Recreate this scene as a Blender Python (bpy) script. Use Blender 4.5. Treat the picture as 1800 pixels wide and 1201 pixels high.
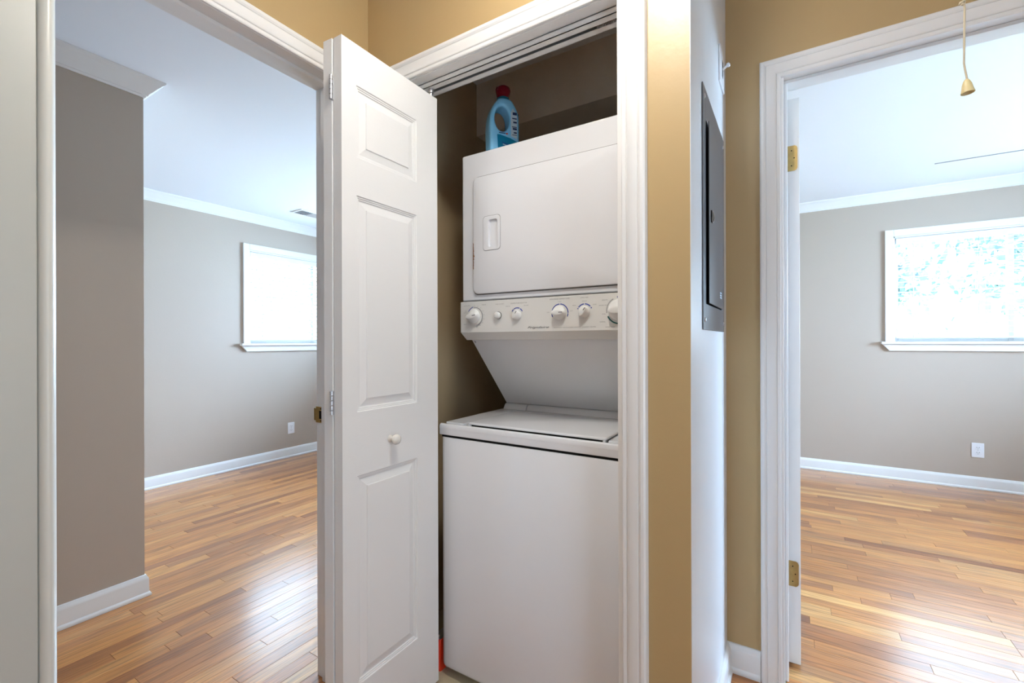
import bpy, bmesh, math, random
from mathutils import Vector, Matrix
random.seed(7)
S = bpy.context.scene
COL = S.collection
for o in list(bpy.data.objects):
    bpy.data.objects.remove(o)

# ------------------------------------------------------------------ camera
YAW, ROLL, FPX = math.radians(31.8445), math.radians(-0.17), 792.55
cam_d = bpy.data.cameras.new('camera')
cam_d.sensor_fit = 'HORIZONTAL'; cam_d.sensor_width = 36.0
cam_d.lens = FPX / 1800.0 * 36.0
cam_d.clip_start = 0.02; cam_d.clip_end = 200
cam = bpy.data.objects.new('camera', cam_d); COL.objects.link(cam)
ca, sa = math.cos(YAW), math.sin(YAW)
r0, u0, f0 = Vector((ca, sa, 0)), Vector((0, 0, 1)), Vector((-sa, ca, 0))
cr, sr = math.cos(ROLL), math.sin(ROLL)
r1, u1 = r0 * cr + u0 * sr, u0 * cr - r0 * sr
cam.matrix_world = Matrix(((r1.x, u1.x, -f0.x, 0), (r1.y, u1.y, -f0.y, 0), (r1.z, u1.z, -f0.z, 1.17), (0, 0, 0, 1)))
S.camera = cam

# ------------------------------------------------------------------ world, lights, exposure
W = bpy.data.worlds.new('daylight'); S.world = W; W.use_nodes = True
bg = W.node_tree.nodes['Background']
bg.inputs[0].default_value = (0.58, 0.78, 1.0, 1); bg.inputs[1].default_value = 11.0

def area(name, loc, rot, sx, sy, power, color, portal=False):
    l = bpy.data.lights.new(name, 'AREA'); l.shape = 'RECTANGLE'; l.size = sx; l.size_y = sy
    l.energy = power; l.color = color
    if portal: l.cycles.is_portal = True
    o = bpy.data.objects.new(name, l); COL.objects.link(o); o.location = loc; o.rotation_euler = rot
    return o
R90 = math.pi / 2
area('window_portal', (-4.50, 3.02, 1.60), (0, -R90, 0), 0.94, 1.5, 1, (1, 1, 1), True)
area('window_portal', (1.44, 5.08, 1.60), (-R90, 0, 0), 1.5, 0.94, 1, (1, 1, 1), True)
# added fill lamp, unseen behind the camera, to brighten the hallway
area('hall_fill', (0.3, -1.58, 1.25), (R90, 0, 0), 1.3, 1.9, 3.0, (0.66, 0.82, 1.0))
# added bluish fill lamp in an unseen opening made on the hallway's right
area('side_fill', (1.42, -0.05, 1.15), (0, R90, 0), 1.9, 0.85, 11, (0.58, 0.78, 1.0))
# daylight entering by the second window of each room
area('left_room_daylight', (-2.95, 4.36, 1.50), (-R90, 0, 0), 1.5, 1.1, 160, (0.49, 0.71, 1.0))
area('right_room_daylight', (3.36, 3.35, 1.50), (0, R90, 0), 1.1, 1.6, 180, (0.49, 0.71, 1.0))
LAMP_POWER = 54.0
S.view_settings.view_transform = 'Standard'; S.view_settings.look = 'None'
S.view_settings.gamma = 1; S.view_settings.use_curve_mapping = False
S.view_settings.exposure = 1.04
S.cycles.max_bounces = 10; S.cycles.diffuse_bounces = 6; S.cycles.glossy_bounces = 4
S.cycles.transparent_max_bounces = 12

# ------------------------------------------------------------------ materials
def mat(name, color, rough=0.5, metal=0.0, spec=0.5, bump=None, coat=0, noise=None, emit=None):
    """bump=(scale, strength, distance[, stretch]); noise=(scale, amount)"""
    m = bpy.data.materials.new(name); m.use_nodes = True
    nt = m.node_tree; p = nt.nodes['Principled BSDF']
    p.inputs['Base Color'].default_value = (*color, 1); p.inputs['Roughness'].default_value = rough
    p.inputs['Metallic'].default_value = metal; p.inputs['Specular IOR Level'].default_value = spec
    p.inputs['Coat Weight'].default_value = coat; p.inputs['Coat Roughness'].default_value = 0.1
    tc = nt.nodes.new('ShaderNodeTexCoord')
    if bump:
        n = nt.nodes.new('ShaderNodeTexNoise'); n.inputs['Scale'].default_value = bump[0]; n.inputs['Detail'].default_value = 3
        mp = nt.nodes.new('ShaderNodeMapping'); mp.inputs['Scale'].default_value = bump[3] if len(bump) > 3 else (1, 1, 1)
        nt.links.new(tc.outputs['Object'], mp.inputs[0]); nt.links.new(mp.outputs[0], n.inputs['Vector'])
        b = nt.nodes.new('ShaderNodeBump'); b.inputs['Strength'].default_value = bump[1]; b.inputs['Distance'].default_value = bump[2]
        nt.links.new(n.outputs['Fac'], b.inputs['Height']); nt.links.new(b.outputs[0], p.inputs['Normal'])
    if noise:
        n = nt.nodes.new('ShaderNodeTexNoise'); n.inputs['Scale'].default_value = noise[0]; n.inputs['Detail'].default_value = 4
        nt.links.new(tc.outputs['Object'], n.inputs['Vector'])
        r = nt.nodes.new('ShaderNodeMapRange'); r.inputs[3].default_value = 1 - noise[1]; r.inputs[4].default_value = 1 + noise[1]
        h = nt.nodes.new('ShaderNodeHueSaturation'); h.inputs['Color'].default_value = (*color, 1)
        nt.links.new(n.outputs['Fac'], r.inputs[0]); nt.links.new(r.outputs[0], h.inputs['Value'])
        nt.links.new(h.outputs[0], p.inputs['Base Color'])
    if emit:
        p.inputs['Emission Color'].default_value = (*emit[0], 1); p.inputs['Emission Strength'].default_value = emit[1]
    return m

M = {}
M['tan'] = mat('tan_wall_paint', (0.48, 0.340, 0.165), 0.38, spec=0.5, bump=(55, 0.12, 0.004), noise=(1.2, 0.03))
M['grey_trim'] = mat('grey_trim_paint', (0.50, 0.50, 0.455), 0.35, noise=(6, 0.03))  # grey base colour of the near board
M['bead_trim'] = mat('off_white_trim_paint', (0.68, 0.67, 0.61), 0.3)  # off-white base colour, paler than the board beside it
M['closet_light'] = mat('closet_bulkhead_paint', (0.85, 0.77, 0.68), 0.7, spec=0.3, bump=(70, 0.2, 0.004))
M['panel_wall'] = mat('pale_glossy_wall_paint', (0.80, 0.83, 0.86), 0.3, spec=0.5, bump=(14, 0.35, 0.006, (1, 1, .35)))
M['taupe'] = mat('taupe_wall_paint', (0.485, 0.41, 0.34), 0.5, spec=0.4, bump=(60, 0.1, 0.003), noise=(1.2, 0.03))
M['ceiling'] = mat('ceiling_paint', (0.85, 0.875, 0.925), 0.75, bump=(70, 0.08, 0.002))
M['trim'] = mat('white_trim_paint', (0.83, 0.825, 0.815), 0.28, spec=0.5, noise=(9, 0.015))
M['door'] = mat('white_door_paint', (0.80, 0.79, 0.775), 0.33, spec=0.5, bump=(30, 0.14, 0.0014, (1, 1.2, 12)))
M['enamel'] = mat('white_enamel', (0.76, 0.765, 0.785), 0.13, spec=0.5, noise=(5, 0.01))
M['plastic'] = mat('white_plastic', (0.72, 0.71, 0.68), 0.35)
M['knob'] = mat('knob_plastic', (0.78, 0.775, 0.75), 0.28)
M['ring'] = mat('grey_dial_ring', (0.33, 0.33, 0.33), 0.4)
M['dark'] = mat('dark_gap', (0.012, 0.011, 0.010), 0.8, spec=0.1)
M['seam'] = mat('dark_seam', (0.10, 0.095, 0.09), 0.7, spec=0.2)
M['blue_ink'] = mat('blue_ink', (0.03, 0.06, 0.32), 0.5)
M['green_ink'] = mat('green_ink', (0.01, 0.10, 0.09), 0.5)
M['black_ink'] = mat('black_ink', (0.04, 0.04, 0.045), 0.5)
M['grey_ink'] = mat('grey_ink', (0.22, 0.22, 0.22), 0.5)
M['steel'] = mat('zinc_steel', (0.62, 0.62, 0.64), 0.3, 1.0)
M['brass'] = mat('aged_brass', (0.50, 0.36, 0.14), 0.38, 0.85, noise=(60, 0.2))
M['panel'] = mat('grey_panel_paint', (0.085, 0.083, 0.088), 0.32, spec=0.6, bump=(120, 0.1, 0.001))
M['blue_plastic'] = mat('light_blue_plastic', (0.27, 0.68, 1.0), 0.25)
M['neck'] = mat('teal_plastic', (0.01, 0.16, 0.24), 0.3)
M['teal'] = mat('teal_label', (0.0, 0.22, 0.42), 0.3)
M['navy'] = mat('navy_label', (0.01, 0.03, 0.12), 0.35)
M['pale'] = mat('pale_label', (0.55, 0.68, 0.80), 0.35)
M['red'] = mat('dark_red_plastic', (0.20, 0.004, 0.015), 0.2)
M['brightred'] = mat('red_plastic', (0.75, 0.045, 0.012), 0.4)
M['rust'] = mat('rust', (0.26, 0.11, 0.045), 0.9, noise=(300, 0.5))
M['cream'] = mat('cream_plastic', (0.74, 0.60, 0.30), 0.4)
M['ceramic'] = mat('white_ceramic', (0.80, 0.76, 0.69), 0.12)
M['cord'] = mat('beaded_cord', (0.62, 0.52, 0.36), 0.6)
M['outlet'] = mat('outlet_plastic', (0.82, 0.82, 0.84), 0.3)
M['vinyl'] = mat('beige_vinyl', (0.52, 0.44, 0.30), 0.45, noise=(12, 0.12))
M['grass'] = mat('lawn', (0.16, 0.26, 0.08), 0.9, noise=(3, 0.3))
M['bark'] = mat('bark', (0.22, 0.22, 0.22), 0.9, noise=(8, 0.3))
M['leaf'] = mat('leaves', (0.20, 0.27, 0.30), 0.7, noise=(2, 0.3))
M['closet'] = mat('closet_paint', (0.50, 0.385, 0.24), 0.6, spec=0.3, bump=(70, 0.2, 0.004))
M['lamp_glass'] = mat('lit_lamp_glass', (0.9, 0.85, 0.75), 0.4, emit=((1.0, 0.965, 0.90), 1.0))

def glass_mat():
    m = bpy.data.materials.new('window_glass'); m.use_nodes = True; nt = m.node_tree
    nt.nodes.remove(nt.nodes['Principled BSDF'])
    t = nt.nodes.new('ShaderNodeBsdfTransparent'); g = nt.nodes.new('ShaderNodeBsdfGlossy'); g.inputs['Roughness'].default_value = 0.02
    mx = nt.nodes.new('ShaderNodeMixShader'); fr = nt.nodes.new('ShaderNodeFresnel'); fr.inputs[0].default_value = 1.45
    nt.links.new(fr.outputs[0], mx.inputs[0]); nt.links.new(t.outputs[0], mx.inputs[1]); nt.links.new(g.outputs[0], mx.inputs[2])
    nt.links.new(mx.outputs[0], nt.nodes['Material Output'].inputs[0]); return m
M['glass'] = glass_mat()

def slat_mat():
    m = bpy.data.materials.new('blind_slat'); m.use_nodes = True; nt = m.node_tree
    p = nt.nodes['Principled BSDF']; p.inputs['Base Color'].default_value = (0.86, 0.87, 0.88, 1); p.inputs['Roughness'].default_value = 0.4
    t = nt.nodes.new('ShaderNodeBsdfTranslucent'); t.inputs[0].default_value = (0.85, 0.87, 0.9, 1)
    mx = nt.nodes.new('ShaderNodeMixShader'); mx.inputs[0].default_value = 0.10
    nt.links.new(p.outputs[0], mx.inputs[1]); nt.links.new(t.outputs[0], mx.inputs[2])
    nt.links.new(mx.outputs[0], nt.nodes['Material Output'].inputs[0]); return m
M['slat'] = slat_mat()

def wood_mat():
    """oak strip: each board takes its own tone from Object Info random; grain runs along local X"""
    m = bpy.data.materials.new('oak_floor_board'); m.use_nodes = True; nt = m.node_tree; L = nt.links; N = nt.nodes
    p = N['Principled BSDF']
    tc = N.new('ShaderNodeTexCoord'); oi = N.new('ShaderNodeObjectInfo'); geo = N.new('ShaderNodeAttribute'); geo.attribute_name = 'tone'
    rnd = N.new('ShaderNodeMath'); rnd.operation = 'ADD'; L.new(oi.outputs['Random'], rnd.inputs[0]); L.new(geo.outputs['Fac'], rnd.inputs[1])
    fr = N.new('ShaderNodeMath'); fr.operation = 'FRACT'; L.new(rnd.outputs[0], fr.inputs[0])
    off = N.new('ShaderNodeVectorMath'); off.operation = 'SCALE'; off.inputs[0].default_value = (37, 91, 53); L.new(rnd.outputs[0], off.inputs['Scale'])
    ad = N.new('ShaderNodeVectorMath'); L.new(tc.outputs['Object'], ad.inputs[0]); L.new(off.outputs[0], ad.inputs[1])
    mp = N.new('ShaderNodeMapping'); mp.inputs['Scale'].default_value = (1.6, 22, 22); L.new(ad.outputs[0], mp.inputs[0])
    n1 = N.new('ShaderNodeTexNoise'); n1.inputs['Scale'].default_value = 2.2; n1.inputs['Detail'].default_value = 6; n1.inputs['Distortion'].default_value = 0.8; L.new(mp.outputs[0], n1.inputs['Vector'])
    mp2 = N.new('ShaderNodeMapping'); mp2.inputs['Scale'].default_value = (6, 220, 220); L.new(ad.outputs[0], mp2.inputs[0])
    n2 = N.new('ShaderNodeTexNoise'); n2.inputs['Scale'].default_value = 1.0; n2.inputs['Detail'].default_value = 3; L.new(mp2.outputs[0], n2.inputs['Vector'])
    cr = N.new('ShaderNodeValToRGB'); e = cr.color_ramp.elements
    e[0].position = 0.0; e[0].color = (0.30, 0.095, 0.026, 1); e[1].position = 1.0; e[1].color = (0.84, 0.44, 0.145, 1)
    for pos, c in ((0.25, (0.54, 0.205, 0.052, 1)), (0.55, (0.63, 0.258, 0.066, 1)), (0.75, (0.67, 0.300, 0.085, 1)), (0.88, (0.38, 0.135, 0.045, 1))):
        x = e.new(pos); x.color = c
    L.new(fr.outputs[0], cr.inputs[0])
    # growth rings: stretched, distorted bands that close into arches along the board
    mp3 = N.new('ShaderNodeMapping'); mp3.inputs['Scale'].default_value = (0.9, 11, 11); L.new(ad.outputs[0], mp3.inputs[0])
    n3 = N.new('ShaderNodeTexNoise'); n3.inputs['Scale'].default_value = 1.3; n3.inputs['Detail'].default_value = 1.5; L.new(mp3.outputs[0], n3.inputs['Vector'])
    k3 = N.new('ShaderNodeMath'); k3.operation = 'MULTIPLY'; k3.inputs[1].default_value = 55; L.new(n3.outputs['Fac'], k3.inputs[0])
    s3 = N.new('ShaderNodeMath'); s3.operation = 'SINE'; L.new(k3.outputs[0], s3.inputs[0])
    r3_ = N.new('ShaderNodeMapRange'); r3_.inputs[1].default_value = 0.2; r3_.inputs[2].default_value = 1.0; r3_.inputs[3].default_value = 1.0; r3_.inputs[4].default_value = 0.80; L.new(s3.outputs[0], r3_.inputs[0])
    r1_ = N.new('ShaderNodeMapRange'); r1_.inputs[1].default_value = 0.3; r1_.inputs[2].default_value = 0.7; r1_.inputs[3].default_value = 0.82; r1_.inputs[4].default_value = 1.10; L.new(n1.outputs['Fac'], r1_.inputs[0])
    r2_ = N.new('ShaderNodeMapRange'); r2_.inputs[1].default_value = 0.35; r2_.inputs[2].default_value = 0.55; r2_.inputs[3].default_value = 0.66; r2_.inputs[4].default_value = 1.03; L.new(n2.outputs['Fac'], r2_.inputs[0])
    mm0 = N.new('ShaderNodeMath'); mm0.operation = 'MULTIPLY'; L.new(r1_.outputs[0], mm0.inputs[0]); L.new(r2_.outputs[0], mm0.inputs[1])
    mm = N.new('ShaderNodeMath'); mm.operation = 'MULTIPLY'; L.new(mm0.outputs[0], mm.inputs[0]); L.new(r3_.outputs[0], mm.inputs[1])
    hs = N.new('ShaderNodeHueSaturation'); L.new(cr.outputs[0], hs.inputs['Color']); L.new(mm.outputs[0], hs.inputs['Value'])
    L.new(hs.outputs[0], p.inputs['Base Color'])
    b = N.new('ShaderNodeBump'); b.inputs['Strength'].default_value = 0.22; b.inputs['Distance'].default_value = 0.0012
    L.new(n2.outputs['Fac'], b.inputs['Height']); L.new(b.outputs[0], p.inputs['Normal'])
    p.inputs['Roughness'].default_value = 0.34; p.inputs['Specular IOR Level'].default_value = 0.6
    p.inputs['Coat Weight'].default_value = 0.7; p.inputs['Coat Roughness'].default_value = 0.2
    return m
M['wood'] = wood_mat()

# ------------------------------------------------------------------ builders
def wloc(o):
    v = Vector((0, 0, 0))
    while o is not None: v += o.location; o = o.parent
    return v

class MB:
    def __init__(s): s.v = []; s.f = []
    def add(s, vs, fs):
        n = len(s.v); s.v += [tuple(v) for v in vs]; s.f += [tuple(i + n for i in f) for f in fs]; return s
    def box(s, x0, x1, y0, y1, z0, z1):
        return s.add([(x0,y0,z0),(x1,y0,z0),(x1,y1,z0),(x0,y1,z0),(x0,y0,z1),(x1,y0,z1),(x1,y1,z1),(x0,y1,z1)],
                     [(0,3,2,1),(4,5,6,7),(0,1,5,4),(1,2,6,5),(2,3,7,6),(3,0,4,7)])
    def prism(s, poly, fn, a, b):
        """poly: 2-D points; fn(p, t) -> 3-D; extruded from t=a to t=b"""
        n = len(poly); vs = [fn(p, a) for p in poly] + [fn(p, b) for p in poly]
        fs = [tuple(range(n))[::-1], tuple(range(n, 2*n))] + [(i, (i+1) % n, n+(i+1) % n, n+i) for i in range(n)]
        return s.add(vs, fs)
    def loft(s, rings, cap=True):
        n = len(rings[0]); vs = [v for r in rings for v in r]; fs = []
        for k in range(len(rings)-1):
            for i in range(n): fs.append((k*n+i, k*n+(i+1) % n, (k+1)*n+(i+1) % n, (k+1)*n+i))
        if cap: fs += [tuple(range(n))[::-1], tuple(range((len(rings)-1)*n, len(rings)*n))]
        return s.add(vs, fs)
    def tube(s, p0, p1, r, n=10, r2=None):
        p0, p1 = Vector(p0), Vector(p1); d = (p1-p0).normalized()
        a = d.orthogonal().normalized(); b = d.cross(a); r2 = r if r2 is None else r2
        return s.loft([[p + (a*math.cos(t)+b*math.sin(t))*rr for t in (2*math.pi*i/n for i in range(n))] for p, rr in ((p0, r), (p1, r2))])
    def lathe(s, prof, c, ax=(0, 0, 1), n=24):
        """prof: (radius, height along ax)"""
        c, d = Vector(c), Vector(ax).normalized(); a = d.orthogonal().normalized(); b = d.cross(a)
        return s.loft([[c + d*h + (a*math.cos(t)+b*math.sin(t))*max(r, 1e-5) for t in (2*math.pi*i/n for i in range(n))] for r, h in prof])
    def build(s, name, m, parent=None, smooth=False, bevel=0, seg=2, label=None, kind=None, angle=35):
        me = bpy.data.meshes.new(name); off = wloc(parent) if parent else Vector((0, 0, 0))
        me.from_pydata([tuple(Vector(v)-off) for v in s.v], [], s.f)
        bm = bmesh.new(); bm.from_mesh(me); bmesh.ops.recalc_face_normals(bm, faces=bm.faces); bm.to_mesh(me); bm.free()
        if m: me.materials.append(m)
        if smooth or bevel:
            me.polygons.foreach_set('use_smooth', [True]*len(me.polygons))
            me.set_sharp_from_angle(angle=math.radians(angle))
        o = bpy.data.objects.new(name, me); COL.objects.link(o); o.parent = parent
        if bevel:
            b = o.modifiers.new('bevel', 'BEVEL'); b.width = bevel; b.segments = seg; b.limit_method = 'ANGLE'; b.angle_limit = math.radians(40)
            b.harden_normals = True
        if label: o['label'] = label
        if kind: o['kind'] = kind
        return o

def thing(name, label, cat, loc, group=None):
    o = bpy.data.objects.new(name, None); COL.objects.link(o); o.location = loc; o.empty_display_size = 0.05
    o['label'] = label; o['category'] = cat
    if group: o['group'] = group
    return o
def struct(o): o['kind'] = 'structure'; return o
def anchor(name, loc):
    o = bpy.data.objects.new(name, None); COL.objects.link(o); o.location = loc; o['kind'] = 'structure'; return o

def offset_path(pts, d, closed=False):
    """offset an open 2-D polyline by d to its left with mitred corners"""
    out = []; n = len(pts)
    for i, p in enumerate(pts):
        p = Vector(p)
        if closed: a, b = Vector(pts[i-1]), Vector(pts[(i+1) % n])
        else: a = Vector(pts[i-1]) if i else None; b = Vector(pts[i+1]) if i < n-1 else None
        ns = []
        for s_, e_ in ((a, p), (p, b)):
            if s_ is None or e_ is None: continue
            t = (e_-s_).normalized(); ns.append(Vector((-t.y, t.x)))
        if len(ns) == 1: out.append(p+ns[0]*d)
        else:
            m_ = ns[0]+ns[1]; out.append(p+m_*(d/(m_.dot(ns[0]))))
    return out
def sweep(mb, path, prof, fn, closed=False):
    """prof: (a = sideways offset, b = out of plane); fn(point2d, b) -> 3-D"""
    cols = [[fn(q, b) for q in offset_path(path, a, closed)] for a, b in prof]
    n = len(prof); k = len(path); vs = [cols[j][i] for i in range(k) for j in range(n)]; fs = []
    for i in range(k if closed else k-1):
        i2 = (i+1) % k
        for j in range(n): fs.append((i*n+j, i*n+(j+1) % n, i2*n+(j+1) % n, i2*n+j))
    if not closed: fs += [tuple(range(n)), tuple(range((k-1)*n, k*n))[::-1]]
    return mb.add(vs, fs)

CAS = [(0, 0), (0, .009), (.003, .011), (.011, .0115), (.0125, .0095), (.014, .0125), (.019, .0155), (.032, .0185), (.042, .019), (.0435, .0165), (.045, .019), (.050, .0215), (.057, .0215), (.061, .0185), (.063, .013), (.063, 0)]
BASE = [(0, 0), (.019, 0), (.0205, .006), (.0195, .012), (.017, .016), (.013, .019), (.0125, .076), (.011, .084), (.0075, .089), (.0065, .094), (.0045, .097), (0, .098)]
CROWN = [(0, -.078), (.006, -.078), (.009, -.070), (.014, -.068), (.017, -.060), (.028, -.048), (.042, -.030), (.050, -.022), (.054, -.016), (.062, -.012), (.066, -.006), (.066, 0), (0, 0)]

def door_casing(name, s0, s1, h, fn):
    mb = MB(); sweep(mb, [(s1, 0), (s1, h), (s0, h), (s0, 0)], [(-a, b) for a, b in CAS], fn)
    return struct(mb.build(name, M['trim'], smooth=True, angle=25))

# ------------------------------------------------------------------ the shell
XL, YC, XP, YB, H = -1.303, 1.115, -0.200, 1.775, 2.42
HL = 2.38
XT, YT, XF, YR = -2.545, 0.873, -4.355, 4.93

# floors ------------------------------------------------------------------
def project(x, y, z=0):
    d = Vector((x, y, z-1.17)); f = d.dot(f0)
    return (900+FPX*d.dot(r1)/f, 600.5-FPX*d.dot(u1)/f) if f > .05 else (-9e9, 9e9)
plank_cache = {}
def plank_mesh(L, w=.0572, th=.012):
    k = round(L, 2)
    if k not in plank_cache:
        c = .0007; hx, hy = L/2-.0004, w/2-.0002; mb = MB()
        mb.loft([[(-hx,-hy,-th),(hx,-hy,-th),(hx,hy,-th),(-hx,hy,-th)], [(-hx,-hy,-c),(hx,-hy,-c),(hx,hy,-c),(-hx,hy,-c)], [(-hx+c,-hy+c,0),(hx-c,-hy+c,0),(hx-c,hy-c,0),(-hx+c,hy-c,0)]])
        me = bpy.data.meshes.new('plank'); me.from_pydata(mb.v, [], mb.f); me.materials.append(M['wood'])
        plank_cache[k] = me
    return plank_cache[k]
def lay_floor(name, regions, along, vis, seed):
    rnd = random.Random(seed); w = .0572
    x0 = min(r[0] for r in regions); x1 = max(r[1] for r in regions); y0 = min(r[2] for r in regions); y1 = max(r[3] for r in regions)
    fl = MB()
    for r in regions: fl.box(r[0], r[1], r[2], r[3], -.06, -.0122)
    root = struct(fl.build(name, M['bark']))
    a0, a1, c0, c1 = (x0, x1, y0, y1) if along == 'x' else (y0, y1, x0, x1)
    rest_v, rest_f, rest_t = [], [], []; count = 0
    rows = int((c1-c0)/w)+1
    for i in range(rows):
        lo = c0+i*w; hi = min(lo+w, c1)
        if hi-lo < .01: continue
        mid = (lo+hi)/2
        for reg in regions:
            ra0, ra1, rc0, rc1 = (reg[0], reg[1], reg[2], reg[3]) if along == 'x' else (reg[2], reg[3], reg[0], reg[1])
            if not rc0 <= mid < rc1: continue
            p = ra0; first = True
            while p < ra1-.001:
                L = rnd.choice((.32, .45, .6, .75, .9, 1.05, 1.3)) * (rnd.random() if first else 1); first = False
                L = max(.12, round(L, 2))
                if ra1-(p+L) < .12: L = ra1-p
                cx, cy = (p+L/2, mid) if along == 'x' else (mid, p+L/2)
                seen = any(vis(*( (p+L*k/12, mid) if along == 'x' else (mid, p+L*k/12))) for k in range(13))
                if seen and count < 299:
                    o = bpy.data.objects.new('plank', plank_mesh(L, hi-lo if hi-lo < w-.001 else w)); COL.objects.link(o); o.parent = root
                    o.location = (cx, cy, rnd.uniform(-.0002, .0001)); o.rotation_euler.z = 0 if along == 'x' else R90
                    count += 1
                else:
                    dx, dy = (L/2-.0004, (hi-lo)/2-.0002) if along == 'x' else ((hi-lo)/2-.0002, L/2-.0004)
                    n = len(rest_v)
                    rest_v += [(cx-dx,cy-dy,0),(cx+dx,cy-dy,0),(cx+dx,cy+dy,0),(cx-dx,cy+dy,0),(cx-dx,cy-dy,-.012),(cx+dx,cy-dy,-.012),(cx+dx,cy+dy,-.012),(cx-dx,cy+dy,-.012)]
                    rest_f += [(n,n+1,n+2,n+3),(n,n+4,n+5,n+1),(n+1,n+5,n+6,n+2),(n+2,n+6,n+7,n+3),(n+3,n+7,n+4,n)]
                    rest_t += [rnd.random()]*8
                p += L
    if rest_v:
        me = bpy.data.meshes.new('plank_field'); me.from_pydata(rest_v, [], rest_f); me.materials.append(M['wood'])
        at = me.attributes.new('tone', 'FLOAT', 'POINT'); at.data.foreach_set('value', rest_t)
        o = bpy.data.objects.new('plank_field', me); COL.objects.link(o); o.parent = root; o['kind'] = 'stuff'
    return count
def vis_l(x, y):
    u, v = project(x, y); return 70 < u < 575 and 700 < v < 1225
def vis_r(x, y):
    u, v = project(x, y); return 1375 < u < 1815 and 780 < v < 1225
n1 = lay_floor('floor', [(XF, XL, -1.6, 4.2)], 'y', vis_l, 3)
n2 = lay_floor('floor', [(XL, 1.3, -1.6, YC+.04), (XP, 1.3, YC+.04, YB), (-.02, .72, YB, YB+.12), (-.15, 3.2, YB+.12, YR)], 'x', vis_r, 5)
struct(MB().box(XL, -.32, YC+.04, 2.07, -.06, 0.001).build('floor', M['vinyl']))

# walls ------------------------------------------------------------------
def wall(name, m, *boxes):
    mb = MB()
    for b in boxes: mb.box(*b)
    return struct(mb.build(name, m))
TK = .117
DL0, DL1, DLH = .285, .985, 2.055            # left doorway
wl = wall('wall_left', M['tan'], (XL-TK/2, XL, -1.6, DL0-.018, 0, H), (XL-TK/2, XL, DL1+.018, YC, 0, H), (XL-TK/2, XL, DL0-.018, DL1+.018, DLH+.018, H))
wall('wall_left_room_inner', M['taupe'], (XL-TK, XL-TK/2, -1.6, DL0-.018, 0, HL), (XL-TK, XL-TK/2, DL1+.018, 4.2, 0, HL), (XL-TK, XL-TK/2, DL0-.018, DL1+.018, DLH+.018, HL))
CO0, CO1, COH = -1.142, -.376, 2.052         # closet opening
wall('wall_closet_front', M['tan'], (XL-TK/2, CO0-.016, YC, YC+.117, 0, H), (CO1+.016, XP-.12, YC, YC+.117, 0, H), (CO0-.016, CO1+.016, YC, YC+.117, COH+.016, H))
wall('wall_panel', M['tan'], (XP-.12, XP-.0015, YC, YB, 0, H))
wall('wall_panel_face', M['panel_wall'], (XP-.0015, XP, YC+.001, YB, 0, H))
wall('wall_closet_left', M['closet'], (XL-TK/2, XL, YC+.117, 2.07, 0, H))
wall('wall_closet_back', M['closet'], (XL, XP-.12, 2.07, 2.17, 0, H))
wall('wall_closet_right', M['closet'], (XP-.122, XP-.12, YC+.117, 2.07, 0, H))
DR0, DR1, DRH = -.022, .735, 2.062           # doorway to the right room
wall('wall_back', M['tan'], (XP-.12, DR0-.018, YB, YB+.06, 0, H), (DR1+.018, 1.3, YB, YB+.06, 0, H), (DR0-.018, DR1+.018, YB, YB+.06, DRH+.018, H))
wall('wall_right_room_inner', M['taupe'], (XP-.12, DR0-.018, YB+.06, YB+.12, 0, H), (DR1+.018, 3.2, YB+.06, YB+.12, 0, H), (DR0-.018, DR1+.018, YB+.06, YB+.12, DRH+.018, H))
wall('wall_right', M['tan'], (1.3, 1.4, -1.6, -.5, 0, H), (1.3, 1.4, .4, YB, 0, H), (1.3, 1.4, -.5, .4, 2.12, H), (1.5, 1.6, -.7, .6, -.06, H+.08), (1.4, 1.5, -.7, -.6, -.06, H+.08), (1.4, 1.5, .5, .6, -.06, H+.08), (1.4, 1.5, -.6, .5, H, H+.08), (1.3, 1.5, -.6, .5, -.06, -.001))  # opening made for the side fill; outer boxes added to block sky light
wall('wall_front', M['tan'], (XL, -.5, -1.7, -1.6, 0, H), (1.1, 1.4, -1.7, -1.6, 0, H), (-.5, 1.1, -1.7, -1.6, 2.3, H), (-.7, 1.3, -1.9, -1.8, -.06, H+.08), (-.7, -.6, -1.8, -1.7, -.06, H+.08), (1.2, 1.3, -1.8, -1.7, -.06, H+.08), (-.6, 1.2, -1.8, -1.6, -.06, -.001))  # outer boxes added behind the opening to keep sky light out
# left room
WZ0, WZ1 = 1.160, 2.043
WL0, WL1 = 2.306, 3.74
wall('wall_left_room_far', M['taupe'], (XF-.12, XF, -1.6, WL0, 0, HL), (XF-.12, XF, WL1, 4.2, 0, HL), (XF-.12, XF, WL0, WL1, 0, WZ0), (XF-.12, XF, WL0, WL1, WZ1, HL))
wall('wall_left_room_alcove', M['taupe'], (XF, XT, -1.6, YT, 0, HL))
wall('wall_left_room_end', M['taupe'], (XF-.12, -3.65, 4.2, 4.3, 0, HL), (-2.25, XL-TK/2, 4.2, 4.3, 0, HL), (-3.65, -2.25, 4.2, 4.3, 0, WZ0), (-3.65, -2.25, 4.2, 4.3, WZ1, HL), (XT, XL-TK/2, -1.7, -1.6, 0, HL))
# right room
WR0, WR1 = .727, 2.16
wall('wall_right_room_far', M['taupe'], (-.27, WR0, YR, YR+.12, 0, H), (WR1, 3.3, YR, YR+.12, 0, H), (WR0, WR1, YR, YR+.12, 0, WZ0), (WR0, WR1, YR, YR+.12, WZ1, H))
wall('wall_right_room_left', M['taupe'], (-.27, -.15, YB+.12, YR, 0, H))
wall('wall_right_room_right', M['taupe'], (3.2, 3.3, YB+.06, 2.6, 0, H), (3.2, 3.3, 4.1, YR, 0, H), (3.2, 3.3, 2.6, 4.1, 0, WZ0), (3.2, 3.3, 2.6, 4.1, WZ1, H))
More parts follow.
